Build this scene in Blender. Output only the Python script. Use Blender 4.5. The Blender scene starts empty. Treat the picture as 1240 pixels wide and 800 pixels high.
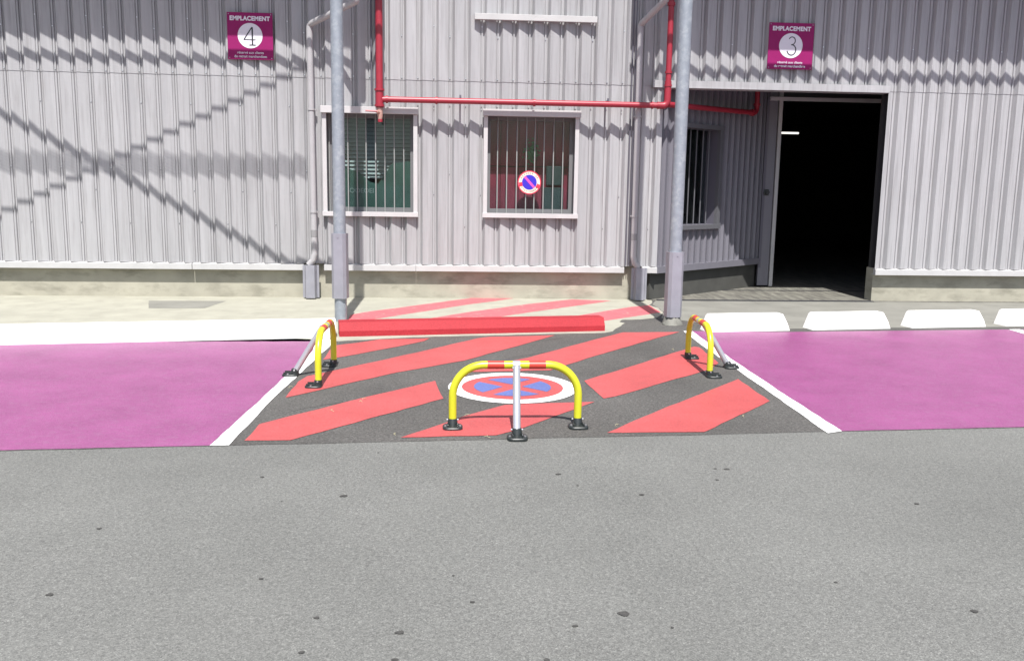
import bpy, bmesh, math, random
from mathutils import Vector, Matrix
R = math.radians
random.seed(7)
scene = bpy.context.scene
COL = scene.collection

# ------------------------------------------------------------------ camera
F_PX, PITCH, ROLL, YAW, CAM_H = 1100.0, 9.16, 0.905, 4.33, 1.5
_p, _y, _r = R(PITCH), R(YAW), R(ROLL)
FW = Vector((math.sin(_y)*math.cos(_p), math.cos(_y)*math.cos(_p), -math.sin(_p)))
RT0 = Vector((math.cos(_y), -math.sin(_y), 0)); UP0 = RT0.cross(FW)
RT = RT0*math.cos(_r) + UP0*math.sin(_r); UP = UP0*math.cos(_r) - RT0*math.sin(_r)
CAM = Vector((0, 0, CAM_H))
cd = bpy.data.cameras.new('camera'); cam = bpy.data.objects.new('camera', cd); COL.objects.link(cam)
cam.matrix_world = Matrix(((RT.x, UP.x, -FW.x, 0), (RT.y, UP.y, -FW.y, 0), (RT.z, UP.z, -FW.z, CAM_H), (0, 0, 0, 1)))
cd.sensor_width = 36; cd.lens = F_PX/1240*36; cd.clip_start = 0.05; cd.clip_end = 2000
scene.camera = cam

# ------------------------------------------------------------------ light
SUN_EL, SUN_AZ = 58.5, 0.3     # travels towards +Y
w = bpy.data.worlds.new('World'); scene.world = w; w.use_nodes = True
nt = w.node_tree; bg = nt.nodes['Background']
sky = nt.nodes.new('ShaderNodeTexSky'); sky.sky_type = 'NISHITA'; sky.sun_disc = False
sky.sun_elevation = R(SUN_EL); sky.sun_rotation = R(180+SUN_AZ); sky.air_density = 1.0; sky.dust_density = 2.0
nt.links.new(sky.outputs[0], bg.inputs[0]); bg.inputs[1].default_value = 0.085
sd = bpy.data.lights.new('sun', 'SUN'); sd.energy = 4.2; sd.angle = R(0.5); sd.color = (1.0, 0.975, 0.935)
so = bpy.data.objects.new('sun', sd); COL.objects.link(so)
sdir = Vector((math.sin(R(SUN_AZ))*math.cos(R(SUN_EL)), math.cos(R(SUN_AZ))*math.cos(R(SUN_EL)), -math.sin(R(SUN_EL))))
so.rotation_euler = sdir.to_track_quat('-Z', 'Y').to_euler(); so.location = (0, -10, 20)
vs = scene.view_settings; vs.view_transform = 'Standard'; vs.look = 'None'; vs.gamma = 1; vs.exposure = 0.95
try: vs.use_curve_mapping = False
except Exception: pass

# ------------------------------------------------------------------ helpers
def ray(px, py): return FW + RT*((px-620)/F_PX) + UP*((400-py)/F_PX)
def G(px, py, z=0.0):                      # point of the ground (height z) the photo shows at a pixel
    d = ray(px, py); return CAM + d*((z-CAM_H)/d.z)
def W(px, py, Y):                          # point of the plane y = Y
    d = ray(px, py); return CAM + d*(Y/d.y)

def new_mat(name, col, rough=0.7, metal=0.0, var=0.0, vscale=3.0, stretch=(1, 1, 1), bump=0.0, bscale=200.0,
            col2=None, c2scale=6.0, c2lo=0.5, c2hi=0.7, c2stretch=(1, 1, 1), spec=None, bdist=0.002):
    m = bpy.data.materials.new(name); m.use_nodes = True
    n = m.node_tree.nodes; l = m.node_tree.links; b = n['Principled BSDF']
    b.inputs['Roughness'].default_value = rough; b.inputs['Metallic'].default_value = metal
    b.inputs['Base Color'].default_value = (*col, 1)
    if spec is not None: b.inputs['Specular IOR Level'].default_value = spec
    tc = n.new('ShaderNodeTexCoord')
    def mapped(s):
        mp = n.new('ShaderNodeMapping'); mp.inputs['Scale'].default_value = s
        l.new(tc.outputs['Object'], mp.inputs[0]); return mp.outputs[0]
    out = None
    if var > 0:
        no = n.new('ShaderNodeTexNoise'); no.inputs['Scale'].default_value = vscale; no.inputs['Detail'].default_value = 6
        l.new(mapped(stretch), no.inputs['Vector'])
        mr = n.new('ShaderNodeMapRange'); mr.inputs[1].default_value = 0.3; mr.inputs[2].default_value = 0.7
        mr.inputs[3].default_value = 1-var; mr.inputs[4].default_value = 1+var
        l.new(no.outputs[0], mr.inputs[0])
        mx = n.new('ShaderNodeVectorMath'); mx.operation = 'SCALE'
        mx.inputs[0].default_value = col; l.new(mr.outputs[0], mx.inputs['Scale']); out = mx.outputs[0]
    if col2 is not None:
        no = n.new('ShaderNodeTexNoise'); no.inputs['Scale'].default_value = c2scale; no.inputs['Detail'].default_value = 8
        no.inputs['Roughness'].default_value = 0.65
        l.new(mapped(c2stretch), no.inputs['Vector'])
        mr = n.new('ShaderNodeMapRange'); mr.inputs[1].default_value = c2lo; mr.inputs[2].default_value = c2hi
        l.new(no.outputs[0], mr.inputs[0])
        mx = n.new('ShaderNodeMix'); mx.data_type = 'RGBA'
        l.new(mr.outputs[0], mx.inputs[0])
        if out: l.new(out, mx.inputs[6])
        else: mx.inputs[6].default_value = (*col, 1)
        mx.inputs[7].default_value = (*col2, 1); out = mx.outputs[2]
    if out: l.new(out, b.inputs['Base Color'])
    if bump > 0:
        no = n.new('ShaderNodeTexNoise'); no.inputs['Scale'].default_value = bscale; no.inputs['Detail'].default_value = 3
        l.new(tc.outputs['Object'], no.inputs['Vector'])
        bp = n.new('ShaderNodeBump'); bp.inputs['Strength'].default_value = bump; bp.inputs['Distance'].default_value = bdist
        l.new(no.outputs[0], bp.inputs['Height']); l.new(bp.outputs[0], b.inputs['Normal'])
    return m

def asphalt_mat(name, base, dark, light, patch, fine=130.0, spk=0.5):
    """aggregate asphalt: stones of differing grey, bitumen between, broad worn patches"""
    m = bpy.data.materials.new(name); m.use_nodes = True
    n = m.node_tree.nodes; l = m.node_tree.links; b = n['Principled BSDF']; b.inputs['Roughness'].default_value = 0.85
    b.inputs['Specular IOR Level'].default_value = 0.35
    tc = n.new('ShaderNodeTexCoord').outputs['Object']
    vo = n.new('ShaderNodeTexVoronoi'); vo.inputs['Scale'].default_value = fine; l.new(tc, vo.inputs['Vector'])
    sep = n.new('ShaderNodeSeparateColor'); l.new(vo.outputs['Color'], sep.inputs[0])
    cr = n.new('ShaderNodeValToRGB'); e = cr.color_ramp.elements
    e[0].position = 0.0; e[0].color = (*dark, 1); e[1].position = 1.0; e[1].color = (*light, 1)
    for pos, c in ((0.12, [v*0.80 for v in base]), (0.5, base), (0.90, [v*1.22 for v in base])):
        q = e.new(pos); q.color = (*c, 1)
    l.new(sep.outputs[0], cr.inputs[0])
    nf = n.new('ShaderNodeTexNoise'); nf.inputs['Scale'].default_value = 55; nf.inputs['Detail'].default_value = 5; l.new(tc, nf.inputs['Vector'])
    nb = n.new('ShaderNodeTexNoise'); nb.inputs['Scale'].default_value = 0.9; nb.inputs['Detail'].default_value = 7; nb.inputs['Roughness'].default_value = 0.6
    l.new(tc, nb.inputs['Vector'])
    r1 = n.new('ShaderNodeMapRange'); r1.inputs[1].default_value = .3; r1.inputs[2].default_value = .7; r1.inputs[3].default_value = 1-spk*.35; r1.inputs[4].default_value = 1+spk*.35
    l.new(nf.outputs[0], r1.inputs[0])
    r2 = n.new('ShaderNodeMapRange'); r2.inputs[1].default_value = .3; r2.inputs[2].default_value = .7; r2.inputs[3].default_value = 1-patch; r2.inputs[4].default_value = 1+patch
    l.new(nb.outputs[0], r2.inputs[0])
    mu = n.new('ShaderNodeMath'); mu.operation = 'MULTIPLY'; l.new(r1.outputs[0], mu.inputs[0]); l.new(r2.outputs[0], mu.inputs[1])
    sc = n.new('ShaderNodeVectorMath'); sc.operation = 'SCALE'; l.new(cr.outputs[0], sc.inputs[0]); l.new(mu.outputs[0], sc.inputs['Scale'])
    l.new(sc.outputs[0], b.inputs['Base Color'])
    bp = n.new('ShaderNodeBump'); bp.inputs['Strength'].default_value = 0.45; bp.inputs['Distance'].default_value = 0.003
    l.new(vo.outputs['Distance'], bp.inputs['Height']); l.new(bp.outputs[0], b.inputs['Normal'])
    return m

def paint_mat(name, col, worn, wlo=0.62, whi=0.72, var=0.10, rough=0.55):
    """road paint rolled over asphalt: uneven, with worn specks and faint scuffs"""
    m = bpy.data.materials.new(name); m.use_nodes = True
    n = m.node_tree.nodes; l = m.node_tree.links; b = n['Principled BSDF']; b.inputs['Roughness'].default_value = rough
    tc = n.new('ShaderNodeTexCoord').outputs['Object']
    a = n.new('ShaderNodeTexNoise'); a.inputs['Scale'].default_value = 2.2; a.inputs['Detail'].default_value = 8; a.inputs['Roughness'].default_value = .62; l.new(tc, a.inputs['Vector'])
    ra = n.new('ShaderNodeMapRange'); ra.inputs[1].default_value = .3; ra.inputs[2].default_value = .7; ra.inputs[3].default_value = 1-var; ra.inputs[4].default_value = 1+var; l.new(a.outputs[0], ra.inputs[0])
    f = n.new('ShaderNodeTexNoise'); f.inputs['Scale'].default_value = 70; f.inputs['Detail'].default_value = 4; l.new(tc, f.inputs['Vector'])
    rf = n.new('ShaderNodeMapRange'); rf.inputs[1].default_value = .3; rf.inputs[2].default_value = .7; rf.inputs[3].default_value = .88; rf.inputs[4].default_value = 1.12; l.new(f.outputs[0], rf.inputs[0])
    mu = n.new('ShaderNodeMath'); mu.operation = 'MULTIPLY'; l.new(ra.outputs[0], mu.inputs[0]); l.new(rf.outputs[0], mu.inputs[1])
    sc = n.new('ShaderNodeVectorMath'); sc.operation = 'SCALE'; sc.inputs[0].default_value = col; l.new(mu.outputs[0], sc.inputs['Scale'])
    mp = n.new('ShaderNodeMapping'); mp.inputs['Scale'].default_value = (14, 26, 14); l.new(tc, mp.inputs[0])
    wn = n.new('ShaderNodeTexNoise'); wn.inputs['Scale'].default_value = 1.0; wn.inputs['Detail'].default_value = 9; wn.inputs['Roughness'].default_value = .72; l.new(mp.outputs[0], wn.inputs['Vector'])
    wr = n.new('ShaderNodeMapRange'); wr.inputs[1].default_value = wlo; wr.inputs[2].default_value = whi; l.new(wn.outputs[0], wr.inputs[0])
    mx = n.new('ShaderNodeMix'); mx.data_type = 'RGBA'; l.new(wr.outputs[0], mx.inputs[0]); l.new(sc.outputs[0], mx.inputs[6]); mx.inputs[7].default_value = (*worn, 1)
    l.new(mx.outputs[2], b.inputs['Base Color'])
    vo = n.new('ShaderNodeTexVoronoi'); vo.inputs['Scale'].default_value = 110; l.new(tc, vo.inputs['Vector'])
    bp = n.new('ShaderNodeBump'); bp.inputs['Strength'].default_value = 0.5; bp.inputs['Distance'].default_value = 0.003
    l.new(vo.outputs['Distance'], bp.inputs['Height']); l.new(bp.outputs[0], b.inputs['Normal'])
    return m

M = {}
M['road'] = asphalt_mat('road asphalt', (.137, .137, .128), (.095, .094, .09), (.215, .215, .20), .11, 230, .45)
M['bay'] = asphalt_mat('bay asphalt', (.080, .076, .071), (.05, .048, .045), (.125, .12, .112), .20, 170, .8)
M['concrete'] = new_mat('grey concrete', (.185, .182, .160), .85, var=.12, vscale=2.5, bump=.3, bscale=90, col2=(.13, .127, .112), c2scale=3, c2lo=.55, c2hi=.75)
M['cream'] = new_mat('pale cream concrete', (.305, .298, .245), .85, var=.10, vscale=3, bump=.3, bscale=90, col2=(.25, .243, .20), c2scale=4, c2lo=.5, c2hi=.75)
M['ramp'] = new_mat('brushed threshold concrete', (.15, .145, .122), .85, var=.3, vscale=6, stretch=(2, .3, 1), bump=.3, bscale=60, col2=(.085, .08, .07), c2scale=5, c2lo=.45, c2hi=.6, c2stretch=(2.5, .35, 1))
M['red_paint'] = paint_mat('red road paint', (.40, .072, .072), (.20, .10, .095), .60, .74, .13)
M['red_kerb'] = paint_mat('red kerb paint', (.31, .024, .032), (.35, .06, .06), .68, .8, .08)
M['red_kerb'].node_tree.nodes['Principled BSDF'].inputs['Specular IOR Level'].default_value = .15
M['purple'] = paint_mat('purple bay paint', (.235, .062, .168), (.245, .115, .20), .50, .78, .13, .5)
M['white_paint'] = paint_mat('white road paint', (.80, .79, .77), (.5, .49, .47), .70, .82, .05)
M['blue_paint'] = paint_mat('blue road paint', (.095, .125, .32), (.2, .14, .25), .64, .76, .1)
M['white_kerb'] = new_mat('white kerb paint', (.74, .73, .71), .75, var=.05, vscale=6, bump=.4, bscale=45, col2=(.40, .385, .36), c2scale=7, c2lo=.60, c2hi=.78)
M['groove'] = new_mat('dark groove', (.02, .02, .025), .9)
M['stain'] = new_mat('dark stain', (.05, .048, .044), .8, var=.3, vscale=60)
M['lightstain'] = new_mat('pale scuff', (.2, .195, .185), .85)
M['clad'] = new_mat('light grey coated steel', (.335, .332, .342), .42, .0, var=.09, vscale=2.0, stretch=(9, 9, .5), bump=.12, bscale=6, bdist=.01,
                    col2=(.23, .222, .225), c2scale=3, c2lo=.50, c2hi=.80, c2stretch=(11, 11, .5))
def panel_tint(m, width=1.001, amt=.045):
    """each sheet of the cladding has aged a little differently"""
    n = m.node_tree.nodes; l = m.node_tree.links; b = n['Principled BSDF']; src = b.inputs['Base Color'].links[0].from_socket
    tc = n.new('ShaderNodeTexCoord'); sp = n.new('ShaderNodeSeparateXYZ'); l.new(tc.outputs['Object'], sp.inputs[0])
    dv = n.new('ShaderNodeMath'); dv.operation = 'DIVIDE'; l.new(sp.outputs[0], dv.inputs[0]); dv.inputs[1].default_value = width
    fl = n.new('ShaderNodeMath'); fl.operation = 'FLOOR'; l.new(dv.outputs[0], fl.inputs[0])
    hz = n.new('ShaderNodeMath'); hz.operation = 'GREATER_THAN'; l.new(sp.outputs[2], hz.inputs[0]); hz.inputs[1].default_value = 2.765
    ad = n.new('ShaderNodeMath'); ad.operation = 'MULTIPLY_ADD'; l.new(hz.outputs[0], ad.inputs[0]); ad.inputs[1].default_value = 37.3; l.new(fl.outputs[0], ad.inputs[2])
    wn = n.new('ShaderNodeTexWhiteNoise'); wn.noise_dimensions = '1D'; l.new(ad.outputs[0], wn.inputs['W'])
    mr = n.new('ShaderNodeMapRange'); mr.inputs[3].default_value = 1-amt; mr.inputs[4].default_value = 1+amt; l.new(wn.outputs['Value'], mr.inputs[0])
    sc = n.new('ShaderNodeVectorMath'); sc.operation = 'SCALE'; l.new(src, sc.inputs[0]); l.new(mr.outputs[0], sc.inputs['Scale']); l.new(sc.outputs[0], b.inputs['Base Color'])
panel_tint(M['clad'])
M['trim'] = new_mat('pale grey trim', (.41, .405, .405), .45, var=.06, vscale=5)
M['frame'] = new_mat('window trim', (.43, .415, .42), .45, var=.05, vscale=5)
M['dark_trim'] = new_mat('dark grey sheet joint', (.10, .095, .12), .6)
M['plinth'] = new_mat('plinth concrete', (.315, .30, .243), .85, var=.12, vscale=4, bump=.4, bscale=40, col2=(.20, .19, .15), c2scale=2.2, c2lo=.5, c2hi=.72, c2stretch=(1.2, 1, 3))
M['galv'] = new_mat('galvanised steel', (.26, .285, .32), .5, .3, var=.08, vscale=22, col2=(.34, .365, .39), c2scale=14, c2lo=.5, c2hi=.65)
M['sleeve'] = new_mat('grey coated sleeve', (.272, .27, .305), .45, .25, var=.08, vscale=8)
M['pvc'] = new_mat('grey plastic downpipe', (.34, .33, .34), .45, var=.05, vscale=6)
M['pvc_grey'] = new_mat('darker grey collar', (.22, .215, .22), .5)
M['fire_red'] = new_mat('red pipe paint', (.28, .020, .036), .4, var=.08, vscale=10)
M['brass'] = new_mat('worn valve brass', (.50, .30, .25), .4, .3, var=.2, vscale=60)
M['steel'] = new_mat('bright steel', (.6, .6, .62), .3, .8)
M['yellow'] = new_mat('yellow powder coat', (.49, .49, .022), .32, var=.03, vscale=8)
M['band_red'] = new_mat('red reflective band', (.48, .045, .03), .4)
M['grey_tube'] = new_mat('grey coated tube', (.42, .42, .45), .28, .45, var=.04, vscale=8)
M['rubber'] = new_mat('black moulded plastic', (.018, .022, .022), .42)
M['bar'] = new_mat('galvanised bars', (.25, .255, .25), .7, .0)
M['reveal'] = new_mat('window reveal sheet', (.14, .14, .145), .5)
M['sign'] = new_mat('magenta sign face', (.225, .006, .095), .55, spec=.25, var=.04, vscale=8)
M['sign_white'] = new_mat('white sign print', (.62, .60, .66), .5)
M['sign_black'] = new_mat('black sign print', (.012, .012, .016), .5)
M['sticker_white'] = new_mat('white sticker', (.68, .60, .50), .5)
M['sticker_red'] = new_mat('red sticker print', (.55, .03, .07), .45)
M['sticker_blue'] = new_mat('blue sticker print', (.035, .02, .42), .4)
M['sticker_pink'] = new_mat('pink red stripe', (.62, .07, .36), .45)
M['maroon'] = new_mat('maroon panel', (.20, .020, .048), .7, var=.25, vscale=3)
M['teal'] = new_mat('dark teal cabinet', (.022, .040, .044), .6, var=.2, vscale=3)
M['green'] = new_mat('green reflection sheet', (.026, .072, .062), .6, var=.25, vscale=3)
M['reflected'] = new_mat('green reflection flecks', (.03, .13, .05), .6, var=.3, vscale=20)
M['slat'] = new_mat('grey blind slat', (.23, .27, .28), .6)
M['reflected_text'] = new_mat('mirrored lettering', (.17, .22, .22), .6)
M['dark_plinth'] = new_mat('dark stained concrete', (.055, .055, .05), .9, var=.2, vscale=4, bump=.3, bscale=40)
M['dark_frame'] = new_mat('dark grey window frame', (.10, .10, .11), .5)
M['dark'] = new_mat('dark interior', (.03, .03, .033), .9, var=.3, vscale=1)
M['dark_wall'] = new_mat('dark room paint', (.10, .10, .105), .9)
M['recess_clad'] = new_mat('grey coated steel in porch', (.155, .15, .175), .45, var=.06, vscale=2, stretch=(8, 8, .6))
g = bpy.data.materials.new('window glass'); g.use_nodes = True
gn = g.node_tree.nodes; gl = g.node_tree.links; gn.remove(gn['Principled BSDF'])
tr = gn.new('ShaderNodeBsdfTransparent'); tr.inputs[0].default_value = (.86, .90, .89, 1)
gs = gn.new('ShaderNodeBsdfGlossy'); gs.inputs['Roughness'].default_value = .03; gs.inputs[0].default_value = (.55, .6, .6, 1)
geo = gn.new('ShaderNodeNewGeometry'); mrg = gn.new('ShaderNodeMapRange'); mrg.inputs[3].default_value = 1.5; mrg.inputs[4].default_value = 1/1.5
gl.new(geo.outputs['Backfacing'], mrg.inputs[0])
fr = gn.new('ShaderNodeFresnel'); gl.new(mrg.outputs[0], fr.inputs[0])
mxs = gn.new('ShaderNodeMixShader'); gl.new(fr.outputs[0], mxs.inputs[0]); gl.new(tr.outputs[0], mxs.inputs[1]); gl.new(gs.outputs[0], mxs.inputs[2])
gl.new(mxs.outputs[0], gn['Material Output'].inputs[0]); M['glass'] = g
em = bpy.data.materials.new('lit tube'); em.use_nodes = True
eb = em.node_tree.nodes['Principled BSDF']; eb.inputs['Emission Color'].default_value = (1, .97, .9, 1); eb.inputs['Emission Strength'].default_value = 0.7; M['lit'] = em

def link(name, bm, mat, parent=None, smooth=False, kind=None):
    me = bpy.data.meshes.new(name)
    bmesh.ops.recalc_face_normals(bm, faces=bm.faces)
    bm.to_mesh(me); bm.free()
    mats = mat if isinstance(mat, (list, tuple)) else [mat]
    for k in mats: me.materials.append(M[k] if isinstance(k, str) else k)
    if smooth:
        for p in me.polygons: p.use_smooth = True
        try: me.set_sharp_from_angle(angle=R(40))
        except Exception: pass
    o = bpy.data.objects.new(name, me); COL.objects.link(o)
    if parent: o.parent = parent
    if kind: o['kind'] = kind
    return o
def thing(name, label, cat, loc=(0, 0, 0), rz=0, group=None):
    o = bpy.data.objects.new(name, None); COL.objects.link(o); o.location = loc; o.rotation_euler = (0, 0, rz)
    o.empty_display_size = .1
    o['label'] = label; o['category'] = cat
    if group: o['group'] = group
    return o
def tag(o, label, cat, group=None):
    o['label'] = label; o['category'] = cat
    if group: o['group'] = group
    return o
def box(bm, x0, x1, y0, y1, z0, z1, bev=0, mi=0):
    t = bmesh.new()
    bmesh.ops.create_cube(t, size=1)
    for v in t.verts: v.co = Vector(((x0+x1)/2+v.co.x*(x1-x0), (y0+y1)/2+v.co.y*(y1-y0), (z0+z1)/2+v.co.z*(z1-z0)))
    if bev: bmesh.ops.bevel(t, geom=t.edges[:], offset=bev, segments=2, affect='EDGES', profile=.6)
    merge(bm, t, mi)
def merge(bm, t, mi=0):
    vm = {v: bm.verts.new(v.co) for v in t.verts}
    for f in t.faces:
        try:
            nf = bm.faces.new([vm[v] for v in f.verts]); nf.material_index = mi
        except ValueError: pass
    t.free()
def xform(bm, mt): bmesh.ops.transform(bm, matrix=mt, verts=bm.verts)
def tube(bm, pts, r, n=14, closed_caps=True, mi=0):
    pts = [Vector(p) for p in pts]; rings = []
    rr = r if isinstance(r, (list, tuple)) else [r]*len(pts)
    up = None
    for i, p in enumerate(pts):
        t = (pts[min(i+1, len(pts)-1)] - pts[max(i-1, 0)]).normalized()
        if up is None:
            a = Vector((0, 0, 1)) if abs(t.z) < .9 else Vector((0, 1, 0))
            up = t.cross(a).normalized()
        else:
            up = (up - t*up.dot(t)).normalized()
        s = t.cross(up)
        rings.append([bm.verts.new(p + (up*math.cos(2*math.pi*k/n) + s*math.sin(2*math.pi*k/n))*rr[i]) for k in range(n)])
    for a, b in zip(rings, rings[1:]):
        for k in range(n):
            f = bm.faces.new((a[k], a[(k+1) % n], b[(k+1) % n], b[k])); f.material_index = mi
    if closed_caps:
        bm.faces.new(rings[0][::-1]).material_index = mi; bm.faces.new(rings[-1]).material_index = mi
def rounded(pts, rad, seg=8):
    """polyline with its inner corners rounded"""
    pts = [Vector(p) for p in pts]; out = [pts[0]]
    for i in range(1, len(pts)-1):
        a = (pts[i-1]-pts[i]).normalized(); b = (pts[i+1]-pts[i]).normalized()
        ang = a.angle(b); d = rad/math.tan(ang/2)
        p0 = pts[i]+a*d; p1 = pts[i]+b*d
        c = pts[i] + (a+b).normalized()*(rad/math.sin(ang/2))
        u = p0-c; v = p1-c; th = u.angle(v); ax = u.cross(v).normalized()
        for k in range(seg+1): out.append(c + Matrix.Rotation(th*k/seg, 3, ax) @ u)
    out.append(pts[-1]); return out
def jit_poly(pts, step=.12, j=.004):
    out = []
    for a, b in zip(pts, pts[1:]+pts[:1]):
        L = (b-a).length; k = max(1, int(L/step)); t = (b-a).normalized() if L > 0 else Vector((1, 0, 0)); nrm = Vector((-t.y, t.x, 0))
        for i in range(k):
            p = a.lerp(b, i/k)
            out.append(p + nrm*random.uniform(-j, j)*(1 if i else 0))
    return out
def sheet(bm, pts, z, mi=0, jit=.004, step=.12):
    q = jit_poly([Vector((p[0], p[1], 0)) for p in pts], step, jit) if jit else [Vector((p[0], p[1], 0)) for p in pts]
    vs_ = [bm.verts.new((p.x, p.y, z)) for p in q]
    f = bm.faces.new(vs_); f.material_index = mi
    if f.calc_area() > 0:
        f.normal_update()
        if f.normal.z < 0: f.normal_flip()
    bmesh.ops.triangulate(bm, faces=[f])
def text_mesh(s, size, mat, extrude=.001, name='lettering', bold=0.0, sx=1.0, space=1.0):
    c = bpy.data.curves.new('t', 'FONT'); c.body = s; c.size = size; c.align_x = 'CENTER'; c.align_y = 'CENTER'; c.extrude = extrude; c.offset = bold; c.space_character = space
    o = bpy.data.objects.new('t', c); COL.objects.link(o)
    dg = bpy.context.evaluated_depsgraph_get(); me = bpy.data.meshes.new_from_object(o.evaluated_get(dg))
    bpy.data.objects.remove(o); bm = bmesh.new(); bm.from_mesh(me); bpy.data.meshes.remove(me)
    for v in bm.verts: v.co = Vector((v.co.x*sx, v.co.z, v.co.y))
    for f in bm.faces: f.material_index = 0
    return bm
def disc(bm, cx, cz, y0, y1, r, n=48, mi=0, r_in=None):
    """upright disc (axis along Y) or ring"""
    def ring(rad, y): return [bm.verts.new((cx+rad*math.cos(2*math.pi*k/n), y, cz+rad*math.sin(2*math.pi*k/n))) for k in range(n)]
    a = ring(r, y0); b = ring(r, y1)
    for k in range(n): bm.faces.new((a[k], a[(k+1) % n], b[(k+1) % n], b[k])).material_index = mi
    if r_in is None:
        bm.faces.new(a).material_index = mi; bm.faces.new(b[::-1]).material_index = mi
    else:
        c = ring(r_in, y0); d = ring(r_in, y1)
        for k in range(n):
            q = (k+1) % n
            bm.faces.new((a[k], a[q], c[q], c[k])).material_index = mi
            bm.faces.new((b[k], b[q], d[q], d[k])).material_index = mi
            bm.faces.new((c[k], c[q], d[q], d[k])).material_index = mi

# ------------------------------------------------------------------ ground
YW = 11.8                                   # face of the corrugated wall
def edge_y(x): return 5.112 + (x+1.328)*(5.353-5.112)/(2.489+1.328)   # seam between road and parking asphalt
bm = bmesh.new(); sheet(bm, [(-300, -300), (300, -300), (300, 300), (-300, 300)], 0, jit=0); link('road', bm, 'road', kind='structure')
bm = bmesh.new()
front = [(x/4, edge_y(x/4)+random.uniform(-.008, .008)) for x in range(-64, 69)]
sheet(bm, front + [(17, 11.95), (-16, 11.95)], .002, jit=0); link('parking_ground', bm, 'bay', kind='structure')

def lerp_e(x): return edge_y(x) + .006
# purple bays
LL = [G(254, 540), G(305, 494), G(379, 425), G(383, 411.5)]
bm = bmesh.new()
sheet(bm, [(-4.35, lerp_e(-4.35)), (LL[0].x, lerp_e(LL[0].x)), LL[1], LL[2], LL[3], (-1.42, 8.72), (-4.6, 8.30)], .0035)
sheet(bm, [(-9, lerp_e(-9)), (-4.47, lerp_e(-4.47)), (-4.72, 8.28), (-9, 7.8)], .0035)
RR = [G(837.5, 401), G(890, 438), G(950, 478), G(1019.5, 522.5)]
sheet(bm, [RR[0], (3.5, 9.22), (6.2, 9.45), (5.95, lerp_e(5.95)), (RR[3].x, lerp_e(RR[3].x)), RR[2], RR[1]], .0035)
sheet(bm, [(6.33, 9.46), (12, 9.9), (12, lerp_e(12)), (6.07, lerp_e(6.07))], .0035)
link('purple_parking_surface', bm, 'purple', kind='structure')
# white lines
bm = bmesh.new()
sheet(bm, [LL[0], G(277.5, 539.5), G(327.5, 486), G(404, 415), G(404, 411.5), LL[3], LL[2], LL[1]], .005)
sheet(bm, [G(1002.5, 525), RR[3], RR[2], RR[1], RR[0], G(827.5, 401), G(852, 420), G(930, 474)], .005)
sheet(bm, [(-4.47, lerp_e(-4.47)), (-4.35, lerp_e(-4.35)), (-4.60, 8.30), (-4.72, 8.28)], .005)
sheet(bm, [(5.95, lerp_e(5.95)), (6.07, lerp_e(6.07)), (6.33, 9.46), (6.2, 9.45)], .005)
link('white_bay_lines', bm, 'white_paint', kind='structure')
# apron in front of the wall
bm = bmesh.new()
cream = [(-16, 8.0), G(180, 413.8), G(410, 413.5), G(430, 412.3), G(455, 411), G(500, 408.7), G(600, 406.2), G(680, 404.4), G(733, 403.2), G(742, 401.5), G(746, 398),
         G(752, 395), G(757, 391.5), G(750, 390), G(753, 387.5), G(775, 387), G(795, 385), G(803, 379), G(797, 373), G(786, 369.5), G(790, 366.2), (2.78, 11.93), (-16, 11.93)]
sheet(bm, cream, .0035, jit=.012, step=.1); link('cream_apron', bm, 'cream', kind='structure')
bm = bmesh.new()
conc = [G(804, 378), G(801, 386), G(830, 389), G(852, 392), (2.85, 9.36), (6, 9.6), (17, 10.4), (17, 11.78), (2.80, 11.78), G(790, 369)]
sheet(bm, conc, .005, jit=.01); link('concrete_apron', bm, 'concrete', kind='structure')
bm = bmesh.new()
sheet(bm, [(2.70, 11.84), (17, 11.84), (17, 13.0), (2.70, 13.0)], .0035, jit=0)
sheet(bm, [(2.70, 13.05), (17, 13.05), (17, 24), (2.70, 24)], .0035, jit=0)
link('threshold_floor', bm, 'ramp', kind='structure')
bm = bmesh.new()
box(bm, 2.82, 5.78, 11.76, 11.85, .006, .012); box(bm, 2.85, 17, 12.995, 13.055, .0045, .008)
link('drain_channel', bm, 'groove', kind='structure')
# red hatching
bm = bmesh.new()
S = [[(296, 534), (314, 514), (420, 487), (527, 461.5), (537, 483), (352, 533.5)],
     [(345.7, 482), (361, 462.6), (372, 456), (420, 445.8), (514, 425), (578, 410), (592, 408.3), (640, 407.3), (672, 406.3), (640, 415.6), (562, 437), (480, 451.5), (420, 465)],
     [(391, 436), (403, 419), (444, 413.9), (460, 411.3), (520, 410), (514, 413.2), (480, 420.3), (420, 431.5)],
     [(565, 450.8), (600, 441), (640, 433.3), (700, 417), (754, 402.8), (823, 402.3), (794.5, 410), (729, 429), (690, 441), (666, 448.8)],
     [(707.5, 461.5), (840.5, 420), (847, 421), (870, 440), (860, 447.5), (746.5, 480), (731, 483)],
     [(735, 524.5), (800, 496.5), (893.8, 459.3), (932, 486), (853, 523.5)],
     [(485, 530.3), (520, 519), (560, 505), (611, 490.8), (665, 488.5), (720, 487), (630, 520), (601, 527.5)]]
for s in S: sheet(bm, [G(*p) for p in s], .005, jit=.005)
link('red_hatching', bm, 'red_paint', kind='structure')
bm = bmesh.new()
for s in [[(420, 389), (424, 380.5), (441, 377.5), (574, 359.8), (632, 359.4), (560, 369), (441, 387.5)],
          [(498, 388.3), (574, 376.3), (640, 367.5), (693, 361.9), (740, 363.6), (640, 377.5), (578, 387.3)],
          [(662, 387.5), (764, 371), (786, 369), (800, 377.5), (733, 387.5)]]:
    sheet(bm, [G(*p, .01) for p in s], .005, jit=.006)
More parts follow.
